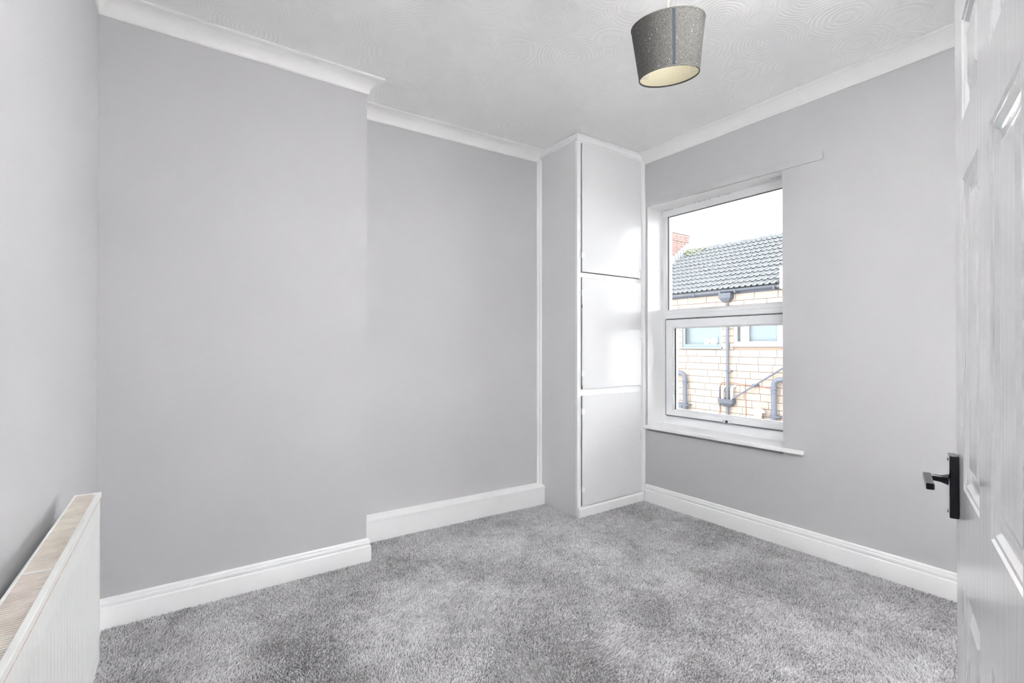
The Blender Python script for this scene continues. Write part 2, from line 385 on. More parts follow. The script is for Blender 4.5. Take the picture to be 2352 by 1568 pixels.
def dpull(mb_parent, x, z):
    p = MB(); pts = [Vector((x, CY0-.012-.018*math.sin(math.pi*t), z+.034*math.cos(math.pi*t))) for t in [k/12 for k in range(13)]]
    p.tube([tuple(q-Vector((CX0, CY0, 0))) for q in pts], .0042, 10)
    for s2 in (-1, 1): p.box(x-CX0-.006, x-CX0+.006, -.0135, -.0095, z+s2*.036-.008, z+s2*.036+.008)
    h = p.build('pull_handle', M_white, mb_parent, smooth=True); return h
def hinge(mb_parent, z, worn):
    x = CX0+.037
    p = MB(); p.box(x-.016-CX0, x-.003-CX0, -.0030, .001, z-.020, z+.020)
    p.box(x+.003-CX0, x+.024-CX0, -.0145, -.0105, z-.018, z+.018)
    p.tube([(x-CX0, -.0105, z-.022), (x-CX0, -.0105, z+.022)], .0045, 10)
    h = p.build('hinge', M_white, mb_parent, bevel=.0008)
    if worn:
        for dz in (-.010, .010):
            q = MB().lathe([(.0004, 0), (.0026, 0), (.0026, .001), (.0004, .001)], n=10)
            q.v = [(xx+x+.014-CX0, -.0145-zz, yy+z+dz) for xx, yy, zz in q.v]; q.build('screw', M_plaster, mb_parent)
for nm, z0, z1, hz, hs in (('upper', 1.792, 2.742, 1.822, ((1.915, 0),)), ('middle', .933, 1.756, 1.335, ((1.640, 1), (1.048, 1))), ('lower', .078, .890, .540, ((.770, 0), (.200, 0)))):
    d = MB(); d.box(CX0+.0400, CX1-.032, CY0-.013, CY0-.0005, z0+.002, z1-.002)
    dd = cp(d, 'door', M_gloss, bevel=.0025, seg=3)
    dpull(dd, CX1-.055 if nm != 'lower' else CX1-.050, hz)
    for z, wn in hs: hinge(dd, z, wn)
# chips of worn paint on the middle door's hinge edge
M_chip = mat('bare_wood_chip', (.25, .16, .12), .8)
for z, hh in ((1.54, .012), (.945, .012)):
    cp(MB().box(CX0+.0375, CX0+.0415, CY0-.0118, CY0-.006, z-hh, z+hh), 'paint_chip', M_chip)
# corner bead on the alcove wall beside the cupboard
b = MB(); yy = ya(2.40)
b.prism([(2.405, yy), (2.405, yy-.008), (2.413, yy-.012), (2.417, yy-.012), (2.417, yy-.022), (2.424, yy-.030), (CX0, yy-.033), (CX0, yy)], .15, 2.735)
struct(b.build('trim_6', M_white), 'white corner bead between alcove wall and cupboard', 'trim')

# ---------------------------------------------------------------- panelled door
ang = math.radians(17.6)
HX, HY = 1.432-.762*math.cos(ang), .320-.762*math.sin(ang)
DH, DW, DT = 1.993, .762, .035
RECE = .009
def door_mesh():
    """local: x from the hinge (0) to the latch edge (DW), face y=0 towards the room, z up"""
    cols = [(0.115, .327), (.437, .645)]
    rows = [(.215, .752), (.945, 1.572), (1.690, 1.898)]
    xs = sorted({0, DW, *[c for p in cols for c in p]}); zs = sorted({0, DH, *[c for p in rows for c in p]})
    mb = MB(); holes = []
    for i in range(len(xs)-1):
        for j in range(len(zs)-1):
            x0, x1, z0, z1 = xs[i], xs[i+1], zs[j], zs[j+1]
            hole = (x0, x1) in cols and (z0, z1) in rows
            if hole: holes.append((x0, x1, z0, z1))
            for yf in (0, -DT):
                if not hole: mb.add([(x0, yf, z0), (x1, yf, z0), (x1, yf, z1), (x0, yf, z1)], [(0, 1, 2, 3)])
                else:
                    sg = -1 if yf == 0 else 1
                    steps = [(0, 0), (.004, .003), (.010, .0035), (.018, .009), (.022, .010), (.030, .010)]
                    prev = None
                    for ins, dep in steps:
                        q = [(x0+ins, yf+sg*dep, z0+ins), (x1-ins, yf+sg*dep, z0+ins), (x1-ins, yf+sg*dep, z1-ins), (x0+ins, yf+sg*dep, z1-ins)]
                        if prev:
                            mb.add(prev+q, [(k, (k+1) % 4, 4+(k+1) % 4, 4+k) for k in range(4)])
                        prev = q
                    mb.add(prev, [(0, 1, 2, 3)])
    mb.add([(0, 0, 0), (0, -DT, 0), (0, -DT, DH), (0, 0, DH)], [(0, 1, 2, 3)])
    mb.add([(DW, 0, 0), (DW, -DT, 0), (DW, -DT, DH), (DW, 0, DH)], [(0, 1, 2, 3)])
    mb.add([(0, 0, 0), (DW, 0, 0), (DW, -DT, 0), (0, -DT, 0)], [(0, 1, 2, 3)])
    mb.add([(0, 0, DH), (DW, 0, DH), (DW, -DT, DH), (0, -DT, DH)], [(0, 1, 2, 3)])
    return mb, holes
dm, holes = door_mesh()
me = bpy.data.meshes.new('door_leaf'); me.from_pydata(dm.v, [], dm.f); bm = bmesh.new(); bm.from_mesh(me)
bmesh.ops.remove_doubles(bm, verts=bm.verts, dist=1e-5); bmesh.ops.recalc_face_normals(bm, faces=bm.faces)
be = [e for e in bm.edges if len(e.link_faces) == 2 and e.calc_face_angle(0) > math.radians(60)]
bmesh.ops.bevel(bm, geom=be, offset=.002, segments=2, affect='EDGES', profile=.5); bm.to_mesh(me); bm.free(); me.materials.append(M_door)
door = bpy.data.objects.new('door_1', me); COL.objects.link(door)
door.location = (HX, HY, .012); door.rotation_euler = (0, -.004, ang)
struct(door, 'white gloss six-panel door with wood grain, standing open', 'door')
for (x0, x1, z0, z1) in holes:      # raised field of each panel
    i0, i1 = .034, .056
    for yf, sg in ((0, -1), (-DT, 1)):
        if yf != 0: continue
        p = MB(); a = [(x0+i0, -.0105, z0+i0), (x1-i0, -.0105, z0+i0), (x1-i0, -.0105, z1-i0), (x0+i0, -.0105, z1-i0)]
        c = [(x0+i1, -.003, z0+i1), (x1-i1, -.003, z0+i1), (x1-i1, -.003, z1-i1), (x0+i1, -.003, z1-i1)]
        p.add(a+c, [(k, (k+1) % 4, 4+(k+1) % 4, 4+k) for k in range(4)]+[(4, 5, 6, 7), (3, 2, 1, 0)])
        p.build('panel', M_door, door)
# lever handle on its backplate
HZ = .938
dh = empty('lever_handle', (DW-.036, 0, HZ-.006), 0, door); dh['label'] = 'glossy black lever handle on a rectangular backplate'
MB().box(-.021, .021, .0005, .0165, -.066, .068).build('backplate', M_dark, dh, bevel=.0025, seg=3)
f = MB(); f.box(-.019, .019, .0150, .0172, -.064, .066); f.build('plate_sheen', M_chrome, dh, bevel=.001)  # chrome sheet over the plate's front, standing in for its reflection
st = MB(); st.tube([(0, .010, .012), (0, .016, .012), (0, .022, .012), (0, .030, .0125), (0, .050, .014), (0, .054, .014)], [.012, .0125, .010, .0075, .0068, .0068], 20)
st.build('spindle_neck', M_dark, dh, smooth=True)
lv = MB(); secs = [(.008, .0075), (0, .0080), (-.03, .0070), (-.075, .0060), (-.100, .0066)]
vs = []; fs = []
for i, (x, r) in enumerate(secs):
    yc = .052; zc = .014-.00003*i
    vs += [(x, yc-.007, zc-r), (x, yc+.007, zc-r), (x, yc+.007, zc+r), (x, yc-.007, zc+r)]
for i in range(len(secs)-1):
    for k in range(4): fs.append((4*i+k, 4*i+(k+1) % 4, 4*i+4+(k+1) % 4, 4*i+4+k))
fs += [(0, 1, 2, 3), (16, 17, 18, 19)]
lv.add(vs, fs).build('lever', M_dark, dh, bevel=.002, seg=2)
for z in (-.055, .057):
    q = MB().lathe([(.0003, 0), (.0035, 0), (.0035, .001), (.0003, .001)], n=12); q.v = [(x, .0172+z2, y+z) for x, y, z2 in q.v]
    q.build('screw', M_dark, dh)
# door lining in the doorway
b = MB(); b.box(.700, .727, -.065, .048, 0, 2.03); b.box(-.062, -.036, -.065, .055, 0, 2.03); b.box(-.062, .727, -.065, .048, 2.015, 2.045)
struct(b.build('trim_7', M_white), 'white door lining', 'trim')

# ---------------------------------------------------------------- radiator
rad = empty('radiator', (-.2815+.0, .70, .27), -math.atan(.0157))
# local x: out of the wall, local y: along the wall (0..1.27)
RL, RH = 1.268, .528
thing(rad, 'white convector radiator with yellowed top grille on the left wall', 'radiator')
def flute(mb, xf, sgn):
    n = int(RL/.0333); prof = []
    y = .012
    while y < RL-.012:
        for dy, dx in ((0, 0), (.008, 0), (.0125, -.0045), (.0205, -.0045), (.025, 0)):
            prof.append((min(y+dy, RL-.010), dx))
        y += .0333
    zs = [(.0, -.006), (.012, 0), (.055, 0), (.075, 1), (RH-.085, 1), (RH-.065, 0), (RH-.016, 0), (RH-.012, -.002)]
    vs = []; m = len(prof)
    for z, k in zs:
        for py, dx in prof:
            vs.append((xf+sgn*(dx if k == 1 else min(k, 0)), py, z))
    fs = [(i*m+j, i*m+j+1, (i+1)*m+j+1, (i+1)*m+j) for i in range(len(zs)-1) for j in range(m-1)]
    mb.add(vs, fs)
f = MB(); flute(f, .088, 1); f.build('front_panel', M_rad, rad, smooth=True)
f = MB(); flute(f, .034, -1); f.build('rear_panel', M_rad, rad, smooth=True)
f = MB(); f.box(.084, .0895, .004, RL-.004, RH-.020, RH-.0165); f.build('rust_seam', M_rust, rad)
for y in (0, RL-.004): MB().box(.030, .0885, y, y+.004, .008, RH-.004).build('side_panel', M_rad, rad, bevel=.001)
f = MB(); f.box(.0795, .0915, -.001, RL+.001, RH-.014, RH+.001); f.box(.028, .0335, -.001, RL+.001, RH-.014, RH+.001)
f.box(.0335, .0795, RL-.012, RL+.001, RH-.008, RH+.0005); f.box(.0335, .0795, -.001, .012, RH-.008, RH+.0005)
f.build('grille_frame', M_rad, rad, bevel=.0015)
f = MB(); y = .014
while y < RL-.014:
    f.add([(.033, y, RH-.010), (.080, y, RH-.010), (.080, y+.0035, RH-.0005), (.033, y+.0035, RH-.0005), (.080, y+.0062, RH-.0005), (.033, y+.0062, RH-.0005), (.080, y+.0072, RH-.010), (.033, y+.0072, RH-.010)],
          [(0, 1, 2, 3), (3, 2, 4, 5), (5, 4, 6, 7)]); y += .0086
f.box(.0335, .0795, .012, RL-.012, RH-.012, RH-.0075)
f.build('top_grille', M_grille, rad, kind='stuff', label='yellowed slotted top grille')
f = MB(); f.box(.036, .077, .645, .652, RH-.004, RH+.0012); f.build('grille_tie', M_rad, rad)
for y in (.25, .98): MB().box(.006, .030, y, y+.03, .06, .46).build('wall_bracket', M_rad, rad)
for y in (.05, RL-.10):
    f = MB().tube([(.055, y, .02), (.055, y, -.03), (.055, y, -.031), (.055, y, -.075), (.055, y, -.076), (.055, y, -.268)], [.0075, .0075, .014, .014, .0075, .0075], 12)
    f.build('valve_pipe', M_chrome, rad, smooth=True)

# ---------------------------------------------------------------- pendant lamp
LX, LY = 1.585, 1.198
lamp = empty('pendant_lamp', (LX, LY, ZC)); thing(lamp, 'grey glittery drum lampshade hanging from the ceiling on a gold flex', 'lamp')
ZT, ZB, RT, RB = 2.489-ZC, 2.304-ZC, .1365, .1135
MB().lathe([(.0005, -.001), (.045, -.001), (.045, -.010), (.028, -.026), (.012, -.032), (.0005, -.032)], n=32, closed=False).build('ceiling_rose', M_rose, lamp, smooth=True)
MB().tube([(0, 0, -.03), (0, 0, ZT-.02)], .0032, 10).build('flex', M_cable, lamp, smooth=True)
MB().lathe([(RT, ZT), (RB, ZB), (RB-.0012, ZB), (RT-.0012, ZT)], n=96).build('lamp_shade', M_shade, lamp, smooth=True)
MB().lathe([(RT-.0016, ZT-.001), (RB-.0016, ZB+.001), (RB-.0022, ZB+.001), (RT-.0022, ZT-.001)], n=96).build('lining', M_lining, lamp, smooth=True)
for nm, r, z in (('top_ring', RT, ZT), ('bottom_ring', RB, ZB)):
    MB().lathe([(r+.0006, z-.0015), (r+.0012, z+.001), (r+.0006, z+.0035), (r-.003, z+.0035), (r-.003, z-.0015)], n=96).build(nm, M_shade, lamp, smooth=True)
az0 = math.atan2(-LY, -LX)
sa = az0+math.radians(9)
MB().lathe([(RT+.0005, ZT), (RB+.0005, ZB), (RB-.0005, ZB), (RT-.0005, ZT)], n=6, a0=sa-.045, a1=sa+.045).build('seam', M_seam, lamp)
for k, da in enumerate((90+4, -90+10, 0)):
    a = az0+math.radians(da); c, s2 = math.cos(a), math.sin(a)
    MB().tube([(c*(RB-.001), s2*(RB-.001), ZB+.004), (c*(RB-.034), s2*(RB-.034), ZB+.004), (c*(RB-.036), s2*(RB-.036), ZB+.008), (c*(RB-.038), s2*(RB-.038), ZT-.045), (c*.022, s2*.022, ZT-.03)], .0017, 8).build('carrier_arm', M_wire, lamp)
MB().lathe([(.014, ZT-.055), (.022, ZT-.05), (.022, ZT-.024), (.012, ZT-.005), (.004, ZT), (.004, ZT-.05)], n=24).build('lamp_holder', M_rose, lamp, smooth=True)

# the shade hangs slightly askew from the holder
azv = math.atan2(LY, LX)
Rt = Matrix.Rotation(math.radians(-1.5), 4, Vector((math.cos(azv), math.sin(azv), 0))) @ Matrix.Rotation(math.radians(-10), 4, Vector((-math.sin(azv), math.cos(azv), 0)))
pv = Matrix.Translation((0, 0, (ZT+ZB)/2))
for o in lamp.children:
    if o.name.split('.')[0] not in ('ceiling_rose', 'flex'): o.matrix_local = pv @ Rt @ pv.inverted()

# ---------------------------------------------------------------- carpet pile
def pile():
    NX = int(3.45/.0062); NY = int(3.12/.0062)
    gx, gy = np.meshgrid(np.arange(NX), np.arange(NY), indexing='ij')
    x = -.31+(gx+.5+rng.uniform(-.5, .5, gx.shape))*.0062; y = .02+(gy+.5+rng.uniform(-.5, .5, gx.shape))*.0062
    x = x.ravel(); y = y.ravel()
    keep = (x > -.262+.0157*(y-2.815)+.02) & (x < XW-.020)
    keep &= ~((x < XB+.024) & (y > YB-.021)) & ~(y > 3.128-.033*(x-.94)-.071) & ~((x > CX0-.003) & (y > CY0-.019))
    keep &= ~(y < .12+0*x) | (x > 0)
    x = x[keep]; y = y[keep]; n = len(x)
    def field(seed, scale, oct=3):
        r = np.random.default_rng(seed); out = np.zeros(n); amp = 1
        for o in range(oct):
            g = r.normal(size=(int(4*scale)+6, int(4*scale)+6)); u = (x+.4)*scale; v = (y+.1)*scale
            i = np.floor(u).astype(int); j = np.floor(v).astype(int); fu = u-i; fv = v-j
            fu = fu*fu*(3-2*fu); fv = fv*fv*(3-2*fv)
            out += amp*((g[i, j]*(1-fu)+g[i+1, j]*fu)*(1-fv)+(g[i, j+1]*(1-fu)+g[i+1, j+1]*fu)*fv)
            scale *= 2; amp *= .6
        return out
    f1 = field(1, 2.6); f2 = field(2, 2.6); f3 = field(3, 3.4, 4); f4 = field(5, 28, 2)
    tone = .51+.15*np.tanh(f3*.9)+.05*f4+rng.normal(0, .15, n)  # broad patches put the shading of brushed pile into the colour
    lx = .003+.0035*f1; ly = -.001+.0035*f2
    h = .0085*(1+.25*rng.uniform(-1, 1, n))
    r = .0046; th = rng.uniform(0, 2*math.pi, n)
    V = np.zeros((n, 4, 3), np.float32)
    for k in range(3):
        a = th+k*2*math.pi/3
        V[:, k, 0] = x+r*np.cos(a); V[:, k, 1] = y+r*np.sin(a); V[:, k, 2] = -.001
    V[:, 3, 0] = x+lx+rng.normal(0, .0022, n); V[:, 3, 1] = y+ly+rng.normal(0, .0022, n); V[:, 3, 2] = h
    base = (np.arange(n)*4)[:, None, None]
    F = (np.array([[0, 1, 3], [1, 2, 3], [2, 0, 3]])[None]+base).astype(np.int32)
    me = bpy.data.meshes.new('carpet_pile'); me.vertices.add(4*n); me.vertices.foreach_set('co', V.ravel())
    me.loops.add(9*n); me.loops.foreach_set('vertex_index', F.ravel()); me.polygons.add(3*n)
    me.polygons.foreach_set('loop_start', np.arange(0, 9*n, 3, dtype=np.int32))
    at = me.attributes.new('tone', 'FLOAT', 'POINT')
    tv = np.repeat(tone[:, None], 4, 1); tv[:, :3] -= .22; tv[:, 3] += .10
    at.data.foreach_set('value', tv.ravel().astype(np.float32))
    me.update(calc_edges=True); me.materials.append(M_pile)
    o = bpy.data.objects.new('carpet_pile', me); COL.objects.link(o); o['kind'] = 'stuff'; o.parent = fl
    o['label'] = 'mottled grey cut pile carpet'
    return o
pile()

# ---------------------------------------------------------------- the house across the yard
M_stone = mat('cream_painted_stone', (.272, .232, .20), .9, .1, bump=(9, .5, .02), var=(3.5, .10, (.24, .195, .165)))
M_mortar = mat('stained_mortar', (.225, .175, .145), .95, .1)
M_tile = mat('grey_concrete_tile', (.115, .12, .126), .8, .2, bump=(20, .2, .01), var=(6, .25, (.10, .105, .11)))
M_brick = mat('red_brick', (.21, .138, .125), .9, .1, var=(14, .2))
M_brickmortar = mat('pale_mortar', (.34, .27, .25), .95, .1)
M_pipe = mat('grey_plastic_pipe', (.075, .083, .105), .5, .3)
M_gutter = mat('grey_gutter', (.065, .072, .09), .5, .3)
M_hopper = mat('dark_hopper', (.06, .065, .08), .5, .3)
M_lead = mat('lead_flashing', (.24, .26, .28), .6, .3)
M_greyframe = mat('blue_grey_window_frame', (.11, .137, .155), .4, .4)
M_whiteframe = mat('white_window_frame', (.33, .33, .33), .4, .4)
M_room = mat('dim_room', (.24, .26, .28), .9, .1)
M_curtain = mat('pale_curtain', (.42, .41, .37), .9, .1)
M_glass2 = glass_mat('far_window_glass', (.93, .96, .97), .05)
M_copper = mat('rusty_cable', (.24, .11, .08), .7, .2)
M_vent = mat('pale_vent', (.55, .52, .48), .7, .2)
M_yard = mat('yard_concrete', (.28, .27, .26), .9, .1, var=(2, .2))
M_moss = mat('moss', (.22, .25, .12), .95, .05)

struct(MB().box(3.44, 40, -30, 45, -3.2, -3.0).build('ground', M_yard), 'concrete yard ground', 'ground')
FX = 12.0
house = empty('terraced_house', (FX, 7.5, -3.0)); thing(house, 'cream painted stone house with grey tiled roof seen through the window', 'building')
O = Vector((FX, 7.5, -3.0))
def hp(mb, name, m, parent=None, org=O, **k):
    if parent is None or parent is house: mb.v = [tuple(Vector(p)-O) for p in mb.v]; parent = house
    else: mb.v = [tuple(Vector(p)-O-parent.location) for p in mb.v]
    return mb.build(name, m, parent, **k)
# windows: (y0,y1,z0,z1)
G = (7.41, 8.60, 1.215, 1.98); Wh = (5.75, 7.06, 1.28, 2.06)
HY0, HY1 = 5.85, 14.0
wl = MB()
ys = sorted([5.0, HY1, Wh[0], Wh[1], G[0], G[1]])
def solid(y, z):
    return not any(a < y < b_ and c < z < d_ for a, b_, c, d_ in (G, Wh))
zs = sorted([-3, 2.62, G[2], G[3], Wh[2], Wh[3]])
for i in range(len(ys)-1):
    for j in range(len(zs)-1):
        if solid((ys[i]+ys[i+1])/2, (zs[j]+zs[j+1])/2): wl.box(FX+.02, FX+.3, ys[i], ys[i+1], zs[j], zs[j+1])
hp(wl, 'facade', M_mortar)
hp(MB().box(FX+.31, FX+5, 5.0, HY1, -3, 2.5), 'house_core', M_room)
# stone blocks, each one a part
bh = .182; zr = -1.4; row = 0; meshes = {}
while zr < 2.60:
    y = 5.02-random.uniform(0, .3)
    while y < 10.4:
        L_ = random.choice((.34, .42, .50, .58)); a, b_ = y, y+L_
        z0, z1 = zr, min(zr+bh, 2.62)
        y = b_
        segs = [(max(a, 5.0), b_)]
        for (wy0, wy1, wz0, wz1) in (G, Wh):
            if z1 > wz0+.02 and z0 < wz1-.02:
                ns = []
                for p, q_ in segs:
                    if p < wy0: ns.append((p, min(q_, wy0)))
                    if q_ > wy1: ns.append((max(p, wy1), q_))
                segs = ns
        for p, q_ in segs:
            if q_-p < .05: continue
            prd = random.uniform(0, .006); jt = .004
            mb = MB().box(FX-.006-prd, FX+.03, p+jt, q_-jt, z0+jt, z1-jt-.0015)
            hp(mb, 'stone_block', M_stone, bevel=.006, seg=1)
    zr += bh; row += 1
# windows of the house
def far_window(w_, m, sillm, mull, dep, room):
    y0, y1, z0, z1 = w_
    wo2 = empty('window', Vector((FX+dep, (y0+y1)/2, z0))-O, 0, house)
    f = MB(); ring(f, FX+dep, FX+dep+.07, y0, y1, z0, z1, .075, .085, .01)
    hp(f, 'frame', m, wo2)
    hp(MB().box(FX+dep+.03, FX+dep+.04, y0+.05, y1-.05, z0+.05, z1-.05), 'pane', M_glass2, wo2)
    hp(MB().box(FX-.06, FX+dep+.01, y0-.05, y1+.05, z0-.045, z0+.012), 'sill', sillm, wo2, bevel=.006)
    return wo2
w1 = far_window(G, M_greyframe, M_greyframe, 0, .02, M_room)
w2 = far_window(Wh, M_whiteframe, M_whiteframe, 0, .02, M_room)
# recess behind the panes
hp(MB().box(FX+.22, FX+.3, G[0], G[1], G[2], G[3]), 'blind', mat('pale_blue_blind', (.21, .24, .26), .9, .1))
hp(MB().box(FX+.26, FX+.3, Wh[0], Wh[1], Wh[2], Wh[3]), 'inner_blind', mat('grey_interior', (.22, .24, .26), .9, .1))
cm = MB()
for k in range(7): cm.tube([(FX+.17, Wh[1]-.11-.033*k, Wh[2]+.03), (FX+.17, Wh[1]-.11-.033*k, Wh[3])], .02, 8)
hp(cm, 'curtain', M_curtain)
cm = MB()
for k in range(6): cm.tube([(FX+.17, Wh[0]+.09+.033*k, Wh[2]+.03), (FX+.17, Wh[0]+.09+.033*k, Wh[3])], .02, 8)
hp(cm, 'curtain', M_curtain)
M_pot = mat('white_pot', (.62, .62, .61), .5, .2)
def pot(y, z, prof, lab):
    o = MB().lathe(prof, n=20, closed=False).build('jar', M_pot, smooth=True); o.location = (FX+.16, y, z)
    thing(o, lab, 'jar')
pot(7.92, G[2]+.072, [(.001, 0), (.072, 0), (.08, .05), (.08, .15), (.072, .18), (.001, .18)], 'straight white jar behind the grey-framed far window')
pot(7.70, G[2]+.072, [(.001, 0), (.08, 0), (.115, .06), (.12, .12), (.09, .18), (.05, .205), (.001, .21)], 'rounder white jar behind the grey-framed far window')
# gutter, fascia, hopper heads and pipes
EZ = 2.70
g2 = MB(); prof = [(.058*math.cos(t), .058*math.sin(t)) for t in [math.pi+math.pi*k/10 for k in range(11)]]+[(.05*math.cos(t), .05*math.sin(t)) for t in [2*math.pi-math.pi*k/10 for k in range(11)]]
GY0 = 5.90; n = len(prof)
for y0, y1, dz in ((GY0, 7.30, .012), (7.30, 11.5, -.010)):
    vs = [(FX-.13+px, y, EZ-.01+pz+dz) for y in (y0, y1) for px, pz in prof]
    g2.add(vs, [(k, (k+1) % n, n+(k+1) % n, n+k) for k in range(n)]+[tuple(range(n)), tuple(range(n, 2*n))])
for y in (GY0+.02, 6.9, 7.32, 8.1, 9.0, 9.9): g2.box(FX-.195, FX-.065, y, y+.035, EZ-.085, EZ)
hp(g2, 'gutter', M_gutter)
hp(MB().box(FX-.03, FX+.02, 5.86, 11.5, EZ-.10, EZ+.0), 'fascia', M_gutter)
def hopper(y, zt, w_, h_, name):
    mb = MB(); t = w_/2
    mb.add([(FX-.02, y-t, zt), (FX-.20, y-t, zt), (FX-.20, y+t, zt), (FX-.02, y+t, zt),
            (FX-.02, y-t*.95, zt-h_*.55), (FX-.19, y-t*.95, zt-h_*.55), (FX-.19, y+t*.95, zt-h_*.55), (FX-.02, y+t*.95, zt-h_*.55),
            (FX-.03, y-t*.45, zt-h_), (FX-.13, y-t*.45, zt-h_), (FX-.13, y+t*.45, zt-h_), (FX-.03, y+t*.45, zt-h_)],
           [(0, 1, 2, 3), (0, 4, 5, 1), (1, 5, 6, 2), (2, 6, 7, 3), (3, 7, 4, 0), (4, 8, 9, 5), (5, 9, 10, 6), (6, 10, 11, 7), (7, 11, 8, 4), (8, 11, 10, 9)])
    hp(mb, name, M_hopper, bevel=.008)
hopper(7.20, EZ-.07, .34, .24, 'hopper')
PY = 7.18
hopper(PY, -.13, .40, .20, 'hopper')
hp(MB().tube([(FX-.08, 7.20, EZ-.35), (FX-.08, PY, EZ-.6), (FX-.08, PY, -.14)], .036, 12), 'downpipe', M_pipe, smooth=True)
hp(MB().tube([(FX-.08, PY, -.31), (FX-.08, PY, -2.99)], .038, 12), 'downpipe', M_pipe, smooth=True)
hp(MB().box(FX-.125, FX, PY-.11, PY+.05, .585, .615).box(FX-.125, FX, PY-.06, PY+.06, -.60, -.55), 'pipe_clip', M_gutter)
hp(MB().tube([(FX-.13, 7.02, -.11), (FX-.10, 6.35, .34), (FX-.09, 5.75, .74), (FX-.09, 5.3, 1.04)], .021, 10), 'waste_pipe', M_pipe, smooth=True)
# short white overflow bends into the lower hopper
for y, top in ((PY+.13, .15), (PY-.13, .19)):
    hp(MB().tube([(FX-.10, y, -.15), (FX-.10, y, top-.06), (FX-.08, y-.01, top), (FX-.03, y-.04, top+.02), (FX+.02, y-.04, top+.02)], .034, 12), 'overflow_pipe', M_whiteframe, smooth=True)
# soil pipes with elbows
def soil(y, ztop, dy, name):
    mb = MB(); pts = [(FX-.12, y, -2.99), (FX-.12, y, ztop-.12)]
    for k in range(1, 6):
        t = k/5*math.radians(75); pts.append((FX-.12, y+dy*(1-math.cos(t))*.14, ztop-.12+.14*math.sin(t)))
    pts.append((FX-.12, y+dy*.75, ztop+.13))
    mb.tube(pts, .062, 16)
    so2 = hp(mb, name, M_pipe, smooth=True)
    c = MB()
    for z in (ztop-.19, ztop-.27, ztop-.82, ztop-.90):
        c.tube([(FX-.12, y, z-.018), (FX-.12, y, z+.018)], .078, 16)
    c.box(FX-.20, FX, y-.15, y+.09, ztop-.875, ztop-.845)
    hp(c, 'pipe_collar', M_pipe)
soil(8.44, .46, 1, 'soil_pipe')
soil(5.97, .42, -1, 'soil_pipe')
hp(MB().box(FX-.10, FX-.0, 8.56, 8.80, -.50, -.36), 'meter_box', M_pipe)
# cables and small brackets
hp(MB().tube([(FX-.02, 7.42, -1.0), (FX-.02, 7.44, -.25), (FX-.02, 7.43, .2), (FX-.03, 7.37, .29), (FX-.03, 7.2, .30), (FX-.03, 6.7, .265), (FX-.03, 6.1, .22)], .010, 6), 'cable', M_copper)
hp(MB().tube([(FX-.03, 7.44, -.35), (FX-.03, 7.435, .17)], .017, 6), 'conduit', M_pipe)
hp(MB().tube([(FX-.02, 6.74, .27), (FX-.02, 6.72, -.4), (FX-.02, 6.74, -1.0)], .010, 6), 'cable', M_copper)
hp(MB().tube([(FX-.02, 8.86, 2.2), (FX-.02, 8.86, .65), (FX-.02, 8.82, .50)], .009, 6), 'cable', M_copper)
hp(MB().box(FX-.07, FX-.01, 6.38, 6.54, .245, .30), 'junction_box', M_pipe)
# pale lamp-shaped fitting low on the facade
v = empty('wall_light', (FX-.01, 6.33, -.40)); thing(v, 'pale fluted wall light low on the cream stone house', 'light')
MB().lathe([(.001, .12), (.10, .11), (.17, .04), (.17, .02), (.001, .02)], c=(-.16, 0, 0), n=20, closed=False).build('cap', M_whiteframe, v)
MB().lathe([(.10, .02), (.06, -.22), (.001, -.22)], c=(-.16, 0, 0), n=9, closed=False).build('body', M_vent, v)
MB().box(-.16, .0, -.03, .03, .0, .04).build('bracket', M_vent, v)

# roof: every tile a part
PITCHR = math.atan(.70); RUN = 2.44; SL = RUN/math.cos(PITCHR)
cr_, sr_ = math.cos(PITCHR), math.sin(PITCHR)
TW, TL = .305, .258
def tile_mesh():
    mb = MB(); nseg = 12; top = []; bot = []
    for i in range(nseg+1):
        u = i/nseg; ph = (u*2) % 1.0
        h_ = .042*max(0, math.sin(math.pi*min(1, ph/.42))) if ph < .42 else 0
        if i == nseg: h_ = 0
        top.append((u*TW, h_)); 
    vs = []
    for sl, lift in ((-.03, .044), (TL, .008)):     # along slope
        for y, h_ in top: vs.append((sl, y, h_+lift))
    for sl, lift in ((-.03, .030), (TL, -.004)):    # underside, open below the rolls
        for y, h_ in top: vs.append((sl, y, h_+lift))
    m = nseg+1
    fs = [(i, i+1, m+i+1, m+i) for i in range(nseg)]+[(2*m+i, 2*m+i+1, i+1, i) for i in range(nseg)]+[(2*m+i, 3*m+i, 3*m+i+1, 2*m+i+1) for i in range(nseg)]
    # rotate into slope (x horizontal into the house, z up)
    vs = [(s*cr_-hh*sr_, y, s*sr_+hh*cr_) for s, y, hh in vs]
    mb.add(vs, fs); me = bpy.data.meshes.new('roof_tile'); me.from_pydata(mb.v, [], mb.f)
    me.materials.append(M_tile); me.update(); return me
TM = tile_mesh()
ncol = 20; nrow = 12; EX = FX-.13
for r_ in range(nrow):
    for c_ in range(ncol):
        y = 5.55+c_*TW
        if r_ < 7 and c_ == 0: continue
        o = bpy.data.objects.new('roof_tile', TM); COL.objects.link(o); o.parent = house
        s = r_*(SL/nrow)+.03
        o.location = Vector((EX+s*cr_+random.uniform(-.004, .004), y+random.uniform(-.004, .004), EZ+.02+s*sr_+random.uniform(0, .004)))-O
        o.rotation_euler = (0, 0, random.uniform(-.008, .008))
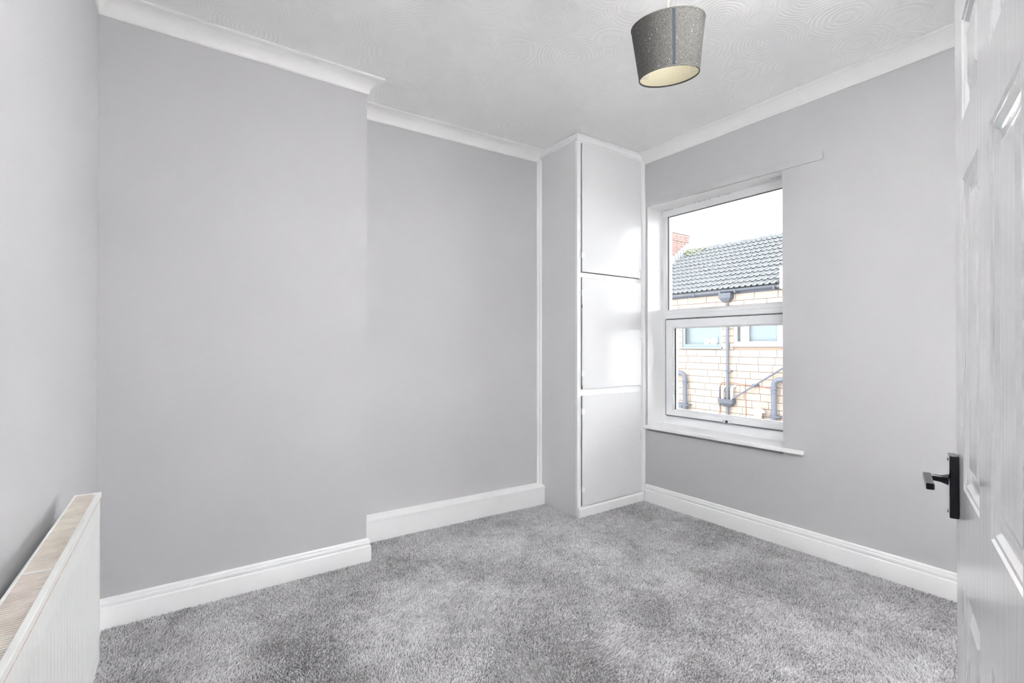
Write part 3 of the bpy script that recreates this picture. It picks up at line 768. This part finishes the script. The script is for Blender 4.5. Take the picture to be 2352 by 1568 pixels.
hp(MB().add([(EX, 5.3, EZ), (EX+RUN+.1, 5.3, EZ+(RUN+.1)*.7), (EX+RUN+.1, 14, EZ+(RUN+.1)*.7), (EX, 14, EZ), (EX, 5.3, EZ-.05), (EX+2*RUN+.2, 5.3, EZ-.05), (EX+2*RUN+.2, 14, EZ-.05), (EX, 14, EZ-.05)],
            [(0, 1, 2, 3), (4, 5, 6, 7), (1, 5, 6, 2), (0, 4, 5, 1), (3, 2, 6, 7), (0, 3, 7, 4)]), 'roof_deck', M_tile)
for c_ in range(14):
    y = 5.55+c_*.42
    mb = MB(); n = 8; vs = []
    for yy_ in (y, y+.43):
        rr = .11 if yy_ == y else .102
        for rad_ in (rr, rr-.015):
            for k in range(n+1): a = math.pi*k/n; vs.append((EX+RUN+.03+rad_*math.cos(a), yy_, EZ+RUN*.7+.0+rad_*math.sin(a)))
    m = n+1
    fs = [(k, k+1, 2*m+k+1, 2*m+k) for k in range(n)]+[(m+k, m+k+1, 3*m+k+1, 3*m+k) for k in range(n)]+[(k, k+1, m+k+1, m+k) for k in range(n)]+[(2*m+k, 2*m+k+1, 3*m+k+1, 3*m+k) for k in range(n)]
    mb.add(vs, fs); hp(mb, 'ridge_tile', M_tile, smooth=True)
mm = MB()
for k in range(40):
    y = random.uniform(9.3, 10.4); x = EX+RUN-random.uniform(0.02, .35); r = random.uniform(.03, .08)
    z = EZ+(x-EX)*.7+.07
    mm.lathe([(.001, .03), (r*.7, .02), (r, 0)], c=(x, y, z), n=6, closed=False)
hp(mm, 'moss', M_moss, kind='stuff')
hp(MB().box(FX-.22, FX+.3, 5.45, 5.785, 2.60, 3.10), 'end_upstand', M_whiteframe, bevel=.01)

# chimney stack with individual bricks
CXa, CXb, CYa, CYb, CZ0, CZ1 = 13.5, 14.5, 10.06, 10.9, 3.2, 4.98
ch = empty('chimney_stack', (CXa, CYa, CZ0)); thing(ch, 'red brick chimney stack with lead flashing on the grey tiled roof', 'chimney')
MB().box(.012, CXb-CXa-.012, .012, CYb-CYa-.012, 0, CZ1-CZ0-.01).build('mortar_core', M_brickmortar, ch)
BL, BH, BD = .215, .065, .1025
def brick_mesh(l, d):
    return MB().box(0, l, 0, d, 0, BH).mesh('brick', M_brick, bevel=.003, seg=1)
bmx = brick_mesh(BL, BD); bmy = brick_mesh(BD, BL)
z = .01; r_ = 0
LXc, LYc = CXb-CXa, CYb-CYa
while z+BH < CZ1-CZ0+.01:
    off = 0 if r_ % 2 else -(BL+.01)/2
    proud = .018 if z > CZ1-CZ0-.32 and z < CZ1-CZ0-.24 else 0
    x = BD+.01+off*.5 if r_ % 2 == 0 else 0
    while x+BL < LXc+.02:
        o = bpy.data.objects.new('brick', bmx); COL.objects.link(o); o.parent = ch; o.location = (x, random.uniform(-.003, .003)-proud, z); x += BL+.01
    y = 0 if r_ % 2 == 0 else BD+.01
    while y+BL < LYc+.02:
        o = bpy.data.objects.new('brick', bmy); COL.objects.link(o); o.parent = ch; o.location = (random.uniform(-.003, .003)-proud, y, z); y += BL+.01
    z += BH+.011; r_ += 1
MB().box(-.02, LXc+.02, -.02, LYc+.02, CZ1-CZ0, CZ1-CZ0+.03).build('flaunching', M_brickmortar, ch, bevel=.01)
# stepped lead flashing following the roof slope
fm = MB()
for k in range(7):
    x0 = k*.145; zz = EZ+(CXa+x0-EX)*.7-CZ0
    fm.box(x0-.01, x0+.15, -.014, .001, zz-.05, zz+.36)
fm.box(-.014, .001, -.01, LYc, EZ+(CXa-EX)*.7-CZ0-.05, EZ+(CXa-EX)*.7-CZ0+.34)
fm.build('lead_flashing', M_lead, ch)
MB().lathe([(.07, 0), (.10, .02), (.085, .06), (.075, .22), (.085, .25), (.06, .25), (.06, 0)], c=(.55, .42, CZ1-CZ0+.02), n=20).build('chimney_cap', M_brickmortar, ch, smooth=True)
